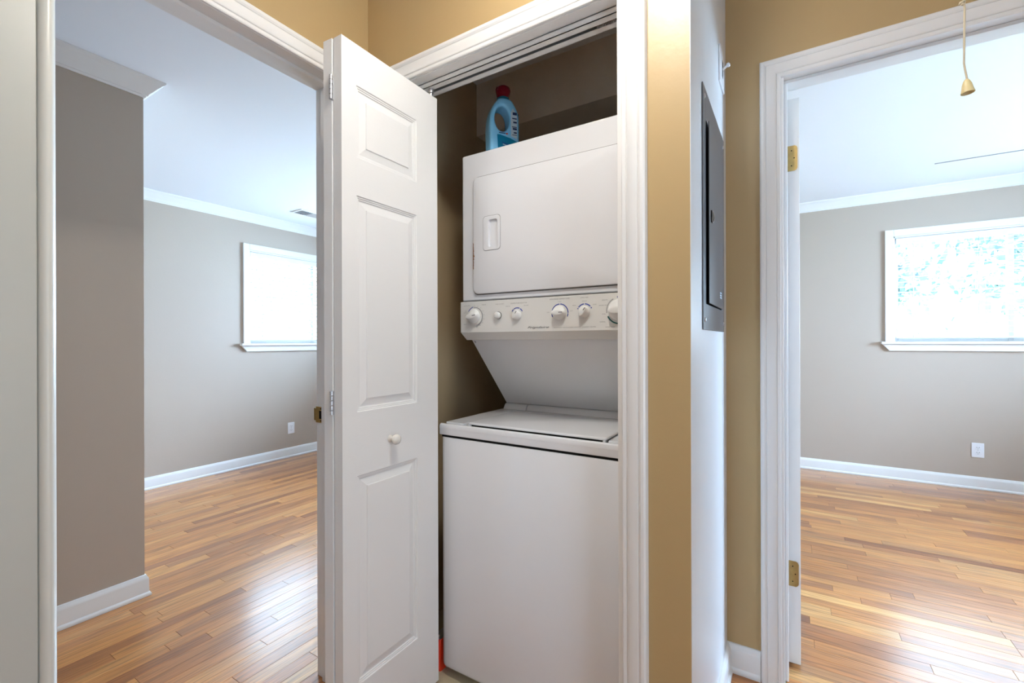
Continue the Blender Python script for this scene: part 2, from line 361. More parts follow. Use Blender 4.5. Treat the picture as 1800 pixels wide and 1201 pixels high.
# ceilings
struct(MB().box(XL-TK/2, 1.4, -1.8, 2.17, H, H+.08).build('ceiling', M['ceiling']))
struct(MB().box(XF-.12, XL-TK/2, -1.7, 4.3, HL, HL+.12).build('ceiling', M['ceiling']))
struct(MB().box(-.27, 3.3, 2.17, YR+.12, H, H+.08).box(1.4, 3.3, YB+.06, 2.17, H, H+.08).build('ceiling', M['ceiling']))
# closet bulkhead
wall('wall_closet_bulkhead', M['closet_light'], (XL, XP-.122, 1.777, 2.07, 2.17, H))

# baseboards ------------------------------------------------------------------
def horiz(name, path, prof, z, m):
    mb = MB(); sweep(mb, path, prof, lambda q, b: (q.x, q.y, z+b)); return struct(mb.build(name, m, smooth=True, angle=30))
horiz('baseboard_left', [(XF, YT), (XT, YT), (XT, -1.6)][::-1], [(-a, b) for a, b in BASE], 0, M['trim'])
horiz('baseboard_far', [(XF, YT+.02), (XF, 4.2)], [(-a, b) for a, b in BASE], 0, M['trim'])
horiz('baseboard_right', [(-.15, YR), (3.2, YR)], [(-a, b) for a, b in BASE], 0, M['trim'])
horiz('baseboard_hall', [(XP, YC+.02), (XP, YB), (-.094, YB)], [(-a, b) for a, b in BASE], 0, M['trim'])
horiz('baseboard_corner', [(-.294, YC), (XP, YC), (XP, YC+.02)], [(-a, b) for a, b in BASE], 0, M['trim'])
# crown mouldings
horiz('trim_1', [(XF, YT), (XT, YT), (XT, -1.6)][::-1], [(-a, b) for a, b in CROWN], HL, M['trim'])
horiz('trim_2', [(XF, YT+.07), (XF, 4.2)], [(-a, b) for a, b in CROWN], HL, M['trim'])
horiz('trim_3', [(-.15, YR), (3.2, YR)], [(-a, b) for a, b in CROWN], H, M['trim'])

# door casings and jambs ------------------------------------------------------------------
door_casing('trim_4', DL0-.001, DL1+.001, DLH+.001, lambda q, b: (XL+b, q.x, q.y))
door_casing('trim_5', CO0-.001, CO1+.013, COH+.003, lambda q, b: (q.x, YC-b, q.y))
door_casing('trim_6', DR0-.008, DR1+.008, DRH-.004, lambda q, b: (q.x, YB-b, q.y))
x0, x1 = XL-TK-.001, XL+.001
j = MB(); j.box(x0, x1, DL0-.018, DL0, 0, DLH).box(x0, x1, DL1, DL1+.018, 0, DLH).box(x0, x1, DL0-.018, DL1+.018, DLH, DLH+.018)
struct(j.build('trim_7', M['trim'], bevel=.001))
j = MB(); j.box(XL-.078, XL-.040, DL0, DL0+.011, 0, DLH-.011).box(XL-.078, XL-.040, DL1-.011, DL1, 0, DLH-.011).box(XL-.078, XL-.040, DL0, DL1, DLH-.011, DLH)
struct(j.build('trim_8', M['trim'], bevel=.002))
j = MB(); j.box(CO0-.016, CO0, YC-.001, YC+.118, 0, COH).box(CO1, CO1+.016, YC-.001, YC+.118, 0, COH).box(CO0-.016, CO1+.016, YC-.001, YC+.118, COH, COH+.016)
struct(j.build('trim_9', M['trim'], bevel=.001))
j = MB(); j.box(DR0-.018, DR0, YB-.001, YB+.121, 0, DRH).box(DR1, DR1+.018, YB-.001, YB+.121, 0, DRH).box(DR0-.018, DR1+.018, YB-.001, YB+.121, DRH, DRH+.018)
struct(j.build('trim_10', M['trim'], bevel=.001))
j = MB(); j.box(DR0, DR0+.010, YB+.035, YB+.075, 0, DRH-.011).box(DR1-.010, DR1, YB+.035, YB+.075, 0, DRH-.011).box(DR0, DR1, YB+.035, YB+.075, DRH-.011, DRH)
struct(j.build('trim_11', M['trim'], bevel=.002))
# flat board and rounded stop closing the near side of the left doorway casing
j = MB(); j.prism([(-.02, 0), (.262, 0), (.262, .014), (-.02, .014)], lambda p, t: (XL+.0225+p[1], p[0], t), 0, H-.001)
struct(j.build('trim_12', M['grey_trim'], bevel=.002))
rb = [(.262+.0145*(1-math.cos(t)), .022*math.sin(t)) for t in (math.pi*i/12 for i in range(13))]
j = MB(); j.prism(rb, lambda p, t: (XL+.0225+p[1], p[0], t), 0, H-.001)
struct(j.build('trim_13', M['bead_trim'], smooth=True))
# corner bead edge of the panel wall is painted with the wall; thin strip on the right room ceiling
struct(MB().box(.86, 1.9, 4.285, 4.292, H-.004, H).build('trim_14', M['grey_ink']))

# ------------------------------------------------------------------ windows and blinds
def window(idx, s0, s1, plane, fn, parts=True):
    """fn(s, out, z) -> 3-D: s along the wall, out towards the room"""
    def P2(mb, a0, a1, o0, o1, z0, z1):
        cs = [fn(a, o, z) for z in (z0, z1) for a, o in ((a0, o0), (a1, o0), (a1, o1), (a0, o1))]
        mb.add(cs, [(0,3,2,1),(4,5,6,7),(0,1,5,4),(1,2,6,5),(2,3,7,6),(3,0,4,7)])
    root = anchor('window_%d' % idx, fn((s0+s1)/2, 0, WZ0))
    mb = MB()
    P2(mb, s0-.056, s0, 0, .018, WZ0, WZ1+.056); P2(mb, s1, s1+.056, 0, .018, WZ0, WZ1+.056); P2(mb, s0, s1, 0, .018, WZ1, WZ1+.056)
    mb.build('casing', M['trim'], root, bevel=.003)
    mb = MB(); P2(mb, s0-.085, s1+.085, -.1, .05, WZ0-.022, WZ0); mb.build('sill', M['trim'], root, bevel=.004)
    mb = MB(); ap = [(s0-.075, WZ0-.022), (s0-.05, WZ0-.022-.012), (s0-.025, WZ0-.075), (s1+.025, WZ0-.075), (s1+.075, WZ0-.022)]
    mb.prism([(s0-.078, WZ0-.022), (s0-.035, WZ0-.070), (s0-.032, WZ0-.078), (s1+.032, WZ0-.078), (s1+.078, WZ0-.022)], lambda p, t: fn(p[0], t, p[1]), 0, .022)
    mb.build('apron', M['trim'], root, bevel=.003)
    mb = MB(); m_ = .012
    P2(mb, s0, s0+m_, -.12, 0, WZ0, WZ1); P2(mb, s1-m_, s1, -.12, 0, WZ0, WZ1); P2(mb, s0, s1, -.12, 0, WZ1-m_, WZ1)
    mb.build('reveal', M['trim'], root)
    mid = (s0+s1)/2; zc = (WZ0+WZ1)/2
    for a0, a1, o in ((s0+m_, mid+.018, -.085), (mid-.018, s1-m_, -.105)):
        mb = MB(); f_ = .032
        P2(mb, a0, a0+f_, o-.018, o, WZ0, WZ1-m_); P2(mb, a1-f_, a1, o-.018, o, WZ0, WZ1-m_)
        P2(mb, a0+f_, a1-f_, o-.018, o, WZ0, WZ0+f_); P2(mb, a0+f_, a1-f_, o-.018, o, WZ1-m_-f_, WZ1-m_)
        sash = mb.build('sash', M['trim'], root, bevel=.002)
        mb = MB(); P2(mb, a0+f_-.003, a1-f_+.003, o-.011, o-.008, WZ0+f_-.003, WZ1-m_-f_+.003); mb.build('pane', M['glass'], sash)
    return root

def blind(label, s0, s1, fn, tilt, rot, wand_at, cords):
    a0, a1 = s0+.02, s1-.02; L = a1-a0; zt = WZ1-.014
    c = fn((a0+a1)/2, -.036, 0)
    root = thing('window_blind', label, 'blind', (c[0], c[1], WZ0+.03), 'white slatted blinds in the windows')
    root.rotation_euler.z = 0
    def lb(mb, x0, x1, y0, y1, z0, z1):
        pts = []
        for z in (z0, z1):
            for x, y in ((x0, y0), (x1, y0), (x1, y1), (x0, y1)): pts.append(fn((a0+a1)/2+x, -.036+y, z))
        mb.add(pts, [(0,3,2,1),(4,5,6,7),(0,1,5,4),(1,2,6,5),(2,3,7,6),(3,0,4,7)])
    mb = MB(); lb(mb, -L/2, L/2, -.028, .028, zt-.045, zt); mb.build('head_rail', M['outlet'], root, bevel=.002)
    mb = MB(); lb(mb, -L/2, L/2, -.024, .024, WZ0+.026, WZ0+.040); mb.build('bottom_rail', M['outlet'], root, bevel=.003)
    n = 18; z0, z1 = WZ0+.072, zt-.075
    sl = MB(); w = .025; hs = []
    for k in range(7):
        t = -w+2*w*k/6; hs.append((t, .0035*(1-(t/w)**2)))
    top = [(t, h+.0013) for t, h in hs]; poly = hs+top[::-1]
    ct, st = math.cos(tilt), math.sin(tilt)
    base = fn((a0+a1)/2, -.036, 0)
    def f3(p, t):
        y, z = p[0]*ct-p[1]*st, p[0]*st+p[1]*ct
        q = fn((a0+a1)/2+t, -.036+y, 0); return (q[0]-base[0], q[1]-base[1], z)
    sl.prism(poly, f3, -L/2+.004, L/2-.004)
    me = bpy.data.meshes.new('slat'); me.from_pydata(sl.v, [], sl.f); me.materials.append(M['slat'])
    for i in range(n):
        o = bpy.data.objects.new('slat', me); COL.objects.link(o); o.parent = root
        o.location = (0, 0, z0+(z1-z0)*i/(n-1)-(WZ0+.03))
    for s in cords:
        mb = MB(); q0 = fn(s, -.060, WZ0+.03); q1 = fn(s, -.060, zt-.04); mb.tube(q0, q1, .0009, 6)
        q0 = fn(s, -.0095, WZ0+.03); q1 = fn(s, -.0095, zt-.04); mb.tube(q0, q1, .0009, 6); mb.build('ladder_cord', M['grey_ink'], root)
    mb = MB(); mb.tube(fn(wand_at, -.004, WZ0+.035), fn(wand_at, -.004, zt-.05), .0035, 8); mb.build('tilt_wand', M['outlet'], root)
    return root
fnL = lambda s, o, z: (XF+o, s, z)
fnR = lambda s, o, z: (s, YR-o, z)
window(1, WL0, WL1, XF, fnL)
window(2, WR0, WR1, YR, fnR)
window(3, -3.65, -2.25, 4.2, lambda s, o, z: (s, 4.2-o, z))
window(4, 2.6, 4.1, 3.2, lambda s, o, z: (3.2-o, s, z))
blind('white slatted blind glowing in the left room window', WL0, WL1, fnL, math.radians(-22), R90, WL0+.13, (WL0+.22, WL0+.72, WL1-.2))
blind('white slatted blind with leaves showing through in the right room window', WR0, WR1, fnR, math.radians(-8), 0, WR0+.13, (WR0+.52, WR1-.2))

# ------------------------------------------------------------------ the white door of the right room
d = struct(MB().box(-.013, .024, 1.906, 2.66, .012, 2.038).build('door_1', M['trim'], bevel=.0015))
for z in (.289, 1.779):
    hb = MB(); zz = z+.09; prof = [(-.0125, z), (.010, z), (.0155, z+.004), (.018, z+.010), (.018, zz-.010), (.0155, zz-.004), (.010, zz), (-.0125, zz)]
    hb.prism(prof, lambda p, t: (p[0], t, p[1]), 1.9035, 1.9062)
    hb.box(-.0235, -.0130, 1.897, 1.8985, z, zz)
    hg = hb.build('hinge', M['brass'], d)
    for k, (x, dz) in enumerate(((.000, .018), (.008, .045), (.000, .072))):
        MB().lathe([(.0022, 0), (.0022, .0006)], (x, 1.9033, z+dz), (0, -1, 0), 8).build('screw', M['dark'], hg)
# strike plate on the far jamb of the left doorway
sp = MB(); sx0, sx1 = XL-.131, XL-.081
sp.box(sx0+.010, sx1, DL1-.0025, DL1-.0003, .888, .944).box(sx0, sx0+.0125, DL1-.0025, DL1-.0005, .895, .938).box(sx0, sx0+.002, DL1-.0025, DL1+.006, .895, .938)
o = sp.build('strike_plate', M['brass'], bevel=.0006); o['label'] = 'brass strike plate on the left doorway jamb'; o['category'] = 'strike plate'
for z in (.895, .937):
    MB().lathe([(.0028, 0), (.0028, .0006)], (XL-.092, DL1-.0026, z), (0, -1, 0), 8).build('screw', M['dark'], o)
MB().box(XL-.101, XL-.085, DL1-.0032, DL1-.0024, .902, .930).build('latch_hole', M['dark'], o)

# ------------------------------------------------------------------ bifold door
def leaf_mesh(mb, ox, oy, W_, Z0, Z1, T, ang, panels, face=1):
    """leaf starting at (ox, oy), running +Y rotated by ang, front face towards +X, thickness T"""
    c_, s_ = math.cos(ang), math.sin(ang)
    def f(a, d_, z): return (ox + d_*c_ - a*s_, oy + a*c_ + d_*s_, z)
    ys = [0, panels[0][0], panels[0][1], W_]
    zs = [Z0]
    for p_ in sorted(panels, key=lambda q: q[2]): zs += [p_[2], p_[3]]
    zs.append(Z1)
    holes = {(1, 2*k+1) for k in range(len(panels))}
    def face_grid(dd, sgn):
        for i in range(3):
            for k in range(len(zs)-1):
                a0, a1, b0, b1 = ys[i], ys[i+1], zs[k], zs[k+1]
                if (i, k) not in holes:
                    mb.add([f(a0, dd, b0), f(a1, dd, b0), f(a1, dd, b1), f(a0, dd, b1)], [(0,1,2,3)])
                else:
                    steps = [(0, 0), (.002, .0028), (.0055, .0030), (.0065, .0050), (.0100, .0052), (.0115, .0075), (.0140, .0078), (.0345, .0030), (.0352, .0008), (.037, .0004)]
                    rings = [[f(a0+s, dd-sgn*e, b0+s), f(a1-s, dd-sgn*e, b0+s), f(a1-s, dd-sgn*e, b1-s), f(a0+s, dd-sgn*e, b1-s)] for s, e in steps]
                    n = len(mb.v); mb.v += [v for r in rings for v in r]
                    for q in range(len(rings)-1):
                        for e_ in range(4): mb.f.append((n+q*4+e_, n+q*4+(e_+1) % 4, n+q*4+4+(e_+1) % 4, n+q*4+4+e_))
                    q = n+(len(rings)-1)*4; mb.f.append((q, q+1, q+2, q+3))
    face_grid(0, 1); face_grid(-T, -1)
    for a, b in ((0, 0), (W_, W_)): mb.add([f(a, 0, Z0), f(a, -T, Z0), f(a, -T, Z1), f(a, 0, Z1)], [(0,1,2,3)])
    for z in (Z0, Z1): mb.add([f(0, 0, z), f(W_, 0, z), f(W_, -T, z), f(0, -T, z)], [(0,1,2,3)])
bd = thing('bifold_door', 'white bifold closet door folded open with raised panels and a small round knob', 'door', (-1.065, .98, .014))
PAN = [(.049, .286, 1.685, 1.886), (.049, .286, .974, 1.579), (.049, .286, .212, .796)]
mb = MB(); leaf_mesh(mb, -1.029, .790, .385, .014, 2.0, .033, 0, PAN)
lead = mb.build('door_leaf', M['door'], bd)
mb = MB(); leaf_mesh(mb, -1.0655, .787, .385, .014, 2.0, .033, math.radians(3.6), PAN)
mb.build('door_leaf', M['door'], bd)
kb = MB().lathe([(.010, 0), (.0115, .001), (.0105, .004), (.0065, .007), (.0062, .012), (.0100, .016), (.0145, .021), (.0158, .026), (.0140, .0315), (.0085, .035), (0, .0362)], (-1.029, .960, .879), (1, 0, 0), 28)
kn = kb.build('door_knob', M['ceramic'], lead, smooth=True, angle=60, label='white ceramic knob')
for zc in (1.864, 1.004, .160):
    hb = MB()
    for q in range(5):
        hb.tube((-1.0640, .7825, zc-.033+q*.0132+.0009), (-1.0640, .7825, zc-.033+(q+1)*.0132-.0009), .0052, 12)
    hb.box(-1.0650, -1.0622, .786, .800, zc-.032, zc+.032)
    hb.build('hinge', M['steel'], bd, smooth=True, label='painted steel butt hinge')
MB().tube((-1.045, 1.163, 1.999), (-1.045, 1.163, 2.040), .004, 10).tube((-1.045, 1.163, 2.018), (-1.045, 1.163, 2.032), .009, 12).build('guide_roller', M['steel'], bd, smooth=True)
MB().tube((-1.105, 1.155, 1.999), (-1.105, 1.155, 2.036), .004, 10).build('pivot_pin', M['steel'], bd)

tr = thing('bifold_track', 'white metal bifold track under the closet header with a spring at its right end', 'track', (-.76, 1.178, COH))
mb = MB(); y0, y1 = 1.150, 1.206; zb, zt = COH-.019, COH-.001
mb.box(CO0+.002, CO1-.002, y0, y0+.002, zb, zt).box(CO0+.002, CO1-.002, y1-.002, y1, zb, zt).box(CO0+.002, CO1-.002, y0, y1, zt-.002, zt)
mb.box(CO0+.002, CO1-.002, y0, y0+.021, zb, zb+.002).box(CO0+.002, CO1-.002, y1-.021, y1, zb, zb+.002)
mb.build('channel', M['trim'], tr)
MB().box(CO0+.003, CO1-.003, y0+.003, y1-.003, zt-.0035, zt-.0022).build('channel_lining', M['ring'], tr)
sg = MB(); px = None
for i in range(12*12+1):
    t = i/12*2*math.pi; q = (-.455+.055*i/144, 1.178+.0065*math.cos(t), zb+.004+.0065*math.sin(t))
    if px: sg.tube(px, q, .0011, 5)
    px = q
sg.build('spring', M['steel'], tr, smooth=True)

# ------------------------------------------------------------------ stacked washer and dryer
def rrect(x0, x1, z0, z1, r, n=6):
    pts = []
    for cx, cz, a in ((x1-r, z1-r, 0), (x0+r, z1-r, 90), (x0+r, z0+r, 180), (x1-r, z0+r, 270)):
        for i in range(n+1):
            t = math.radians(a+90*i/n); pts.append((cx+r*math.cos(t), cz+r*math.sin(t)))
    return pts
lc = thing('stacked_washer_dryer', 'white stacked washer and dryer with control panel filling the closet', 'washer dryer', (-.707, 1.55, 0))
LX0, LX1 = -1.050, -.362
# washer cabinet: rounded vertical front corners, rolled bottom edge
def cab(mb, x0, x1, y0, y1, z0, z1, r, roll=.02):
    def ring(z, ins):
        pts = []
        for cx, cy, a in ((x1-r, y0+r, -90), (x1-.004, y1-.004, 0), (x0+.004, y1-.004, 90), (x0+r, y0+r, 180)):
            rr = r if cy < y1-.02 else .004
            for i in range(6):
                t = math.radians(a+90*i/5); pts.append((cx+(rr-ins if rr > ins else .001)*math.cos(t), cy+(rr-ins if rr > ins else .001)*math.sin(t), z))
        return pts
    rings = []
    for i in range(5):
        t = math.radians(90*i/4); rings.append(ring(z0+roll*(1-math.sin(t)) if False else z0+roll*(1-math.cos(t)), roll*.75*(1-math.sin(t))))
    rings.append(ring(z1-.002, 0)); rings.append(ring(z1, .0015)); mb.loft(rings)
wc = MB(); cab(wc, LX0+.002, LX1-.002, 1.208, 1.90, .032, .838, .022); wc.build('washer_cabinet', M['enamel'], lc, smooth=True, angle=50)
MB().box(LX0+.006, LX1-.006, 1.214, 1.895, .838, .847).build('cabinet_seam', M['dark'], lc)
dk = MB()
dk.box(LX0, LX1, 1.206, 1.90, .846, .868)
def edge_bar(mb, x0, x1, y0, y1, z0, z1): mb.box(x0, x1, y0, y1, z0, z1)
dko = dk.build('washer_deck', M['enamel'], lc, bevel=.003)
rim = MB()
rim.prism([(1.206, .866), (1.206, .8745), (1.2085, .8810), (1.2140, .8845), (1.2200, .8842), (1.2440, .8745), (1.2440, .866)], lambda p, t: (t, p[0], p[1]), LX0, LX1)
rim.box(LX0, -.972, 1.2435, 1.90, .866, .885).box(-.448, LX1, 1.2435, 1.90, .866, .885).box(-.972, -.448, 1.575, 1.90, .866, .885)
rim.build('deck_rim', M['enamel'], dko, bevel=.0015)
rl = MB(); rl.prism([(1.600, .885), (1.606, .897), (1.614, .906), (1.625, .910), (1.89, .910), (1.89, .885)], lambda p, t: (t, p[0], p[1]), LX0+.012, -.930)
rl.prism([(1.600, .885), (1.606, .897), (1.614, .906), (1.625, .910), (1.89, .910), (1.89, .885)], lambda p, t: (t, p[0], p[1]), -.927, LX1-.012)
rl.build('rear_ledge', M['enamel'], dko, bevel=.002)
# lid: front edge straight, rear edge bowed, rounded corners
def lid_ring(z, ins):
    x0, x1, y0, y1, r = -.962+ins, -.458-ins, 1.2505+ins, 1.545-ins, .012; p = []
    for cx, cy, a in ((x1-r, y0+r, 270), (x1-r, y1-r, 0)):
        for i in range(5):
            t = math.radians(a+90*i/4); p.append((cx+r*math.cos(t), cy+r*math.sin(t), z))
    for i in range(1, 12):
        s = i/12; p.append((x1-r+(x0-x1+2*r)*s, y1+.022*math.sin(math.pi*s), z))
    for cx, cy, a in ((x0+r, y1-r, 90), (x0+r, y0+r, 180)):
        for i in range(5):
            t = math.radians(a+90*i/4); p.append((cx+r*math.cos(t), cy+r*math.sin(t), z))
    return p
ld = MB(); ld.loft([lid_ring(.8815, .002), lid_ring(.8825, 0), lid_ring(.8855, 0), lid_ring(.8885, .0015), lid_ring(.8895, .005)])
ld.box(-.960, -.947, 1.2525, 1.262, .870, .8820).box(-.468, -.460, 1.2525, 1.262, .870, .8820)
ld.build('washer_lid', M['enamel'], lc, smooth=True, angle=60)
MB().box(-.945, -.470, 1.2442, 1.262, .8682, .8700).box(-.945, -.470, 1.2545, 1.262, .8695, .8814).build('lid_gap_shade', M['dark'], lc)  # dark boxes painting the shade in the gap under the lid front
for x in (LX0+.05, LX1-.05):
    for y in (1.36, 1.85):
        MB().lathe([(.022, 0), (.022, .012), (.010, .014), (.010, .036)], (x, y, .0012), (0, 0, 1), 14).build('foot', M['dark'], lc)
# dryer body
dc = MB(); dc.box(-1.048, LX1, 1.335, 1.88, 1.318, 1.862); dc.build('dryer_cabinet', M['enamel'], lc, bevel=.008, seg=4)
sh = MB(); sh.prism([(1.372, 1.180), (1.618, .9105), (1.86, .9105), (1.86, 1.317), (1.372, 1.317)], lambda p, t: (t, p[0], p[1]), -1.034, LX1-.014)
sh.build('sloping_shroud', M['enamel'], lc, bevel=.002)
MB().lathe([(.004, 0), (.004, .002), (.002, .003)], (-1.020, 1.3785, 1.169), (0, -.73, -.67), 10).build('shroud_screw', M['steel'], lc)
# dryer door with pocket handle
X0, X1, Z0, Z1 = -.990, -.430, 1.343, 1.768
g = MB(); g.prism(rrect(X0-.003, X1+.003, Z0-.003, Z1+.003, .022), lambda p, t: (p[0], t, p[1]), 1.3335, 1.3352); g.build('door_gap_shade', M['seam'], lc)  # dark plate painting the shaded gap around the dryer door
dd = MB(); YF = 1.3250
outer = rrect(X0, X1, Z0, Z1, .020, 6)
hx0, hx1, hz0, hz1 = -.921, -.882, 1.507, 1.605
hole = rrect(hx0, hx1, hz0, hz1, .008, 6); n = len(outer)
def ring3(poly, y, ins=0, c=None):
    if not ins: return [(p[0], y, p[1]) for p in poly]
    cx = (X0+X1)/2; cz = (Z0+Z1)/2; return [(p[0]-ins*(1 if p[0] > cx else -1), y, p[1]-ins*(1 if p[1] > cz else -1)) for p in poly]
bx = rrect(-.943, -.871, 1.497, 1.618, .012, 6)
dd.loft([ring3(outer, 1.3340), ring3(outer, YF+.004), ring3(outer, YF+.001, .0015), ring3(outer, YF, .004), ring3(bx, YF), ring3(bx, YF-.0018), ring3(rrect(-.940, -.874, 1.500, 1.615, .011), YF-.0024), ring3(hole, YF-.0014), ring3(rrect(hx0+.003, hx1-.001, hz0+.002, hz1-.002, .008), YF+.0062)])
dob = dd.build('dryer_door', M['enamel'], lc, smooth=True, angle=40)
hs = MB(); hs.loft([ring3(rrect(-.945, -.869, 1.495, 1.620, .013), YF+.0002), ring3(rrect(-.945, -.869, 1.495, 1.620, .013), YF-.0003), ring3(rrect(-.9425, -.8715, 1.4975, 1.6175, .012), YF-.0003), ring3(rrect(-.9425, -.8715, 1.4975, 1.6175, .012), YF+.0002)], cap=False); hs.build('handle_outline', M['ring'], dob)
rs = MB(); rr = random.Random(4)
for i in range(9):
    z = 1.44+i*.0105; w = rr.uniform(.002, .007) if 0 < i < 8 else .002
    rs.prism([(X0+.0008, z-.006), (X0+.0015+w, z-.004+rr.uniform(-.002, .002)), (X0+.0015+w*.7, z+.004), (X0+.0008, z+.0065)], lambda p, t: (p[0], t, p[1]), YF-.0004, YF+.0045)
rs.build('rust_patch', M['rust'], dob, label='brown rust patch on the door edge')
# control panel
PY = 1.3235
cp = MB(); s_, e_ = -1.047, LX1+.002
prof = [(PY, 1.3165), (PY, 1.204), (1.345, 1.176), (1.371, 1.176), (1.371, 1.3165)]
n = len(prof)
inset = {2: .012, 3: .012}
vs = [(s_+inset.get(i, 0), p[0], p[1]) for i, p in enumerate(prof)]+[(e_-inset.get(i, 0), p[0], p[1]) for i, p in enumerate(prof)]
cp.add(vs, [tuple(range(n)), tuple(range(n, 2*n))]+[(i, (i+1) % n, n+(i+1) % n, n+i) for i in range(n)])
cpo = cp.build('control_panel', M['plastic'], lc, bevel=.0016)
MB().box(-1.040, LX1-.004, 1.330, 1.372, 1.3163, 1.3195).build('panel_seam', M['seam'], lc)

def arc(cx, cz, r, w, a0, a1, m, name='arc_mark', y=PY):
    mb = MB(); n = max(3, int(abs(a1-a0)/7)); top, bot = [], []
    for i in range(n+1):
        t = math.radians(a0+(a1-a0)*i/n)
        top.append((cx+(r+w/2)*math.cos(t), cz+(r+w/2)*math.sin(t))); bot.append((cx+(r-w/2)*math.cos(t), cz+(r-w/2)*math.sin(t)))
    vs, fs = [], []
    for i in range(n+1):
        for p_ in (top[i], bot[i]): vs += [(p_[0], y-.0005, p_[1]), (p_[0], y+.0006, p_[1])]
    for i in range(n):
        a = 4*i; b = a+4; fs += [(a, a+2, b+2, b), (a, b, b+1, a+1), (a+2, a+3, b+3, b+2)]
    fs += [(0, 1, 3, 2), (4*n, 4*n+2, 4*n+3, 4*n+1)]
    mb.add(vs, fs); return mb.build(name, m, cpo)
def dial(cx, cz, r, depth, ang, skirt=None, gap=0):
    mb = MB(); N_ = 28; rings = []; a = math.radians(ang)
    def ring(y, rx, rz):
        out = []
        for i in range(N_):
            t = 2*math.pi*i/N_; p, q = rx*math.cos(t), rz*math.sin(t)
            out.append((cx+p*math.cos(a)-q*math.sin(a), y, cz+p*math.sin(a)+q*math.cos(a)))
        return out
    mb.loft([ring(PY, r, r), ring(PY-depth*.36, r*.99, r*.99), ring(PY-depth*.44, r*.96, r*.95), ring(PY-depth*.50, r*.93, r*.82), ring(PY-depth*.90, r*.90, r*.42), ring(PY-depth*.98, r*.86, r*.32), ring(PY-depth, r*.80, r*.24)])
    k = mb.build('dial_knob', M['knob'], cpo, smooth=True, angle=38)
    q = MB(); y = PY-depth*1.004; c_, s2 = math.cos(a), math.sin(a)
    L0, L1, h = r*.25, r*.82, .0011
    q.add([(cx+p*c_-w*s2, yy, cz+p*s2+w*c_) for yy in (y, y+.0008) for p, w in ((L0, -h), (L1, -h), (L1, h), (L0, h))], [(0,1,2,3),(4,5,6,7),(0,1,5,4),(1,2,6,5),(2,3,7,6),(3,0,4,7)])
    q.build('pointer', M['black_ink'], k)
    if skirt:
        MB().lathe([(skirt, 0), (skirt, .0035), (skirt-.001, .0045), (skirt-.0035, .0048), (r, .0052)], (cx, PY, cz), (0, -1, 0), 36).build('dial_skirt', M['plastic'] if gap else M['ring'], k, smooth=True)
    return k
dial(-.982, 1.262, .0260, .026, 10)
MB().lathe([(.0335, 0), (.0335, .0022), (.030, .003), (.024, .0032)], (-.978, PY, 1.261), (0, -1, 0), 36).build('dial_skirt', M['plastic'], cpo, smooth=True)
arc(-.978, 1.261, .0325, .0035, -80, 100, M['ring'], y=PY-.0026); arc(-.978, 1.261, .0365, .0025, 105, 150, M['blue_ink'])
for t in range(-80, 101, 22):
    a = math.radians(t); x, z = -.978+.0385*math.cos(a), 1.261+.0385*math.sin(a)
    MB().box(x-.0011, x+.0011, PY-.0005, PY+.0005, z-.0009, z+.0009).build('dial_tick', M['grey_ink'], cpo)
MB().lathe([(.0135, 0), (.0135, .0015), (.0120, .0018)], (-.878, PY, 1.262), (0, -1, 0), 24).build('button_ring', M['seam'], cpo, smooth=True)
MB().lathe([(.0118, 0), (.0118, .010), (.0108, .0135), (.007, .0155), (0, .016)], (-.878, PY, 1.262), (0, -1, 0), 24).build('start_button', M['knob'], cpo, smooth=True, angle=60)
dial(-.801, 1.262, .0170, .019, 55)
for a0, a1 in ((128, 150), (66, 122), (28, 58)): arc(-.801, 1.262, .0235, .0032, a0, a1, M['blue_ink'])
dial(-.639, 1.263, .0235, .024, 0)
for a0, a1 in ((185, 205), (93, 181), (-1, 87), (-25, -5)): arc(-.639, 1.262, .0290, .0030, a0, a1, M['blue_ink'])
dial(-.553, 1.263, .0185, .021, 52)
for a0, a1 in ((150, 157), (95, 143), (42, 88), (25, 34)): arc(-.553, 1.262, .0255, .0034, a0, a1, M['blue_ink'])
dial(-.441, 1.264, .0320, .027, 5)
MB().lathe([(.037, 0), (.037, .002), (.030, .003)], (-.441, PY, 1.263), (0, -1, 0), 36).build('dial_skirt', M['plastic'], cpo, smooth=True)
arc(-.441, 1.263, .0400, .0030, 118, 190, M['ring']); arc(-.441, 1.263, .0400, .0042, 205, 290, M['green_ink']); arc(-.441, 1.263, .0410, .0045, 84, 100, M['blue_ink'])

fonts = {}
def text(body, x, z, size, m, name='lettering', shear=0.0, width=None, parent=None, basis=None, align='CENTER'):
    c = bpy.data.curves.new('t', 'FONT'); c.body = body; c.size = size; c.shear = shear; c.extrude = 0.0; c.align_x = align
    t = bpy.data.objects.new('t', c); COL.objects.link(t)
    dg = bpy.context.evaluated_depsgraph_get(); me = bpy.data.meshes.new_from_object(t.evaluated_get(dg)); COL.objects.unlink(t); bpy.data.objects.remove(t)
    xs = [v.co.x for v in me.vertices]
    k = (width/(max(xs)-min(xs))) if width else 1
    off = wloc(parent)
    for v in me.vertices:
        p = Vector((x+v.co.x*k, PY-.0006, z+v.co.y)) if basis is None else basis(x+v.co.x*k, z+v.co.y)
        v.co = p-off
    me.materials.append(m); o = bpy.data.objects.new(name, me); COL.objects.link(o); o.parent = parent
    return o
def lab(b, x, z, w, size=.0052, m='grey_ink'): text(b, x, z, size, M[m], width=w, parent=cpo)
text('Frigidaire', -.721, 1.2140, .0098, M['black_ink'], shear=.45, width=.082, parent=cpo)
lab('HEAVY DUTY  EXTRA LARGE CAPACITY  LAUNDRY CENTER', -.589, 1.2135, .146, .0042)
lab('AUTO DRY', -1.016, 1.300, .030, .0045); lab('TIMED DRY', -.940, 1.301, .020, .0045)
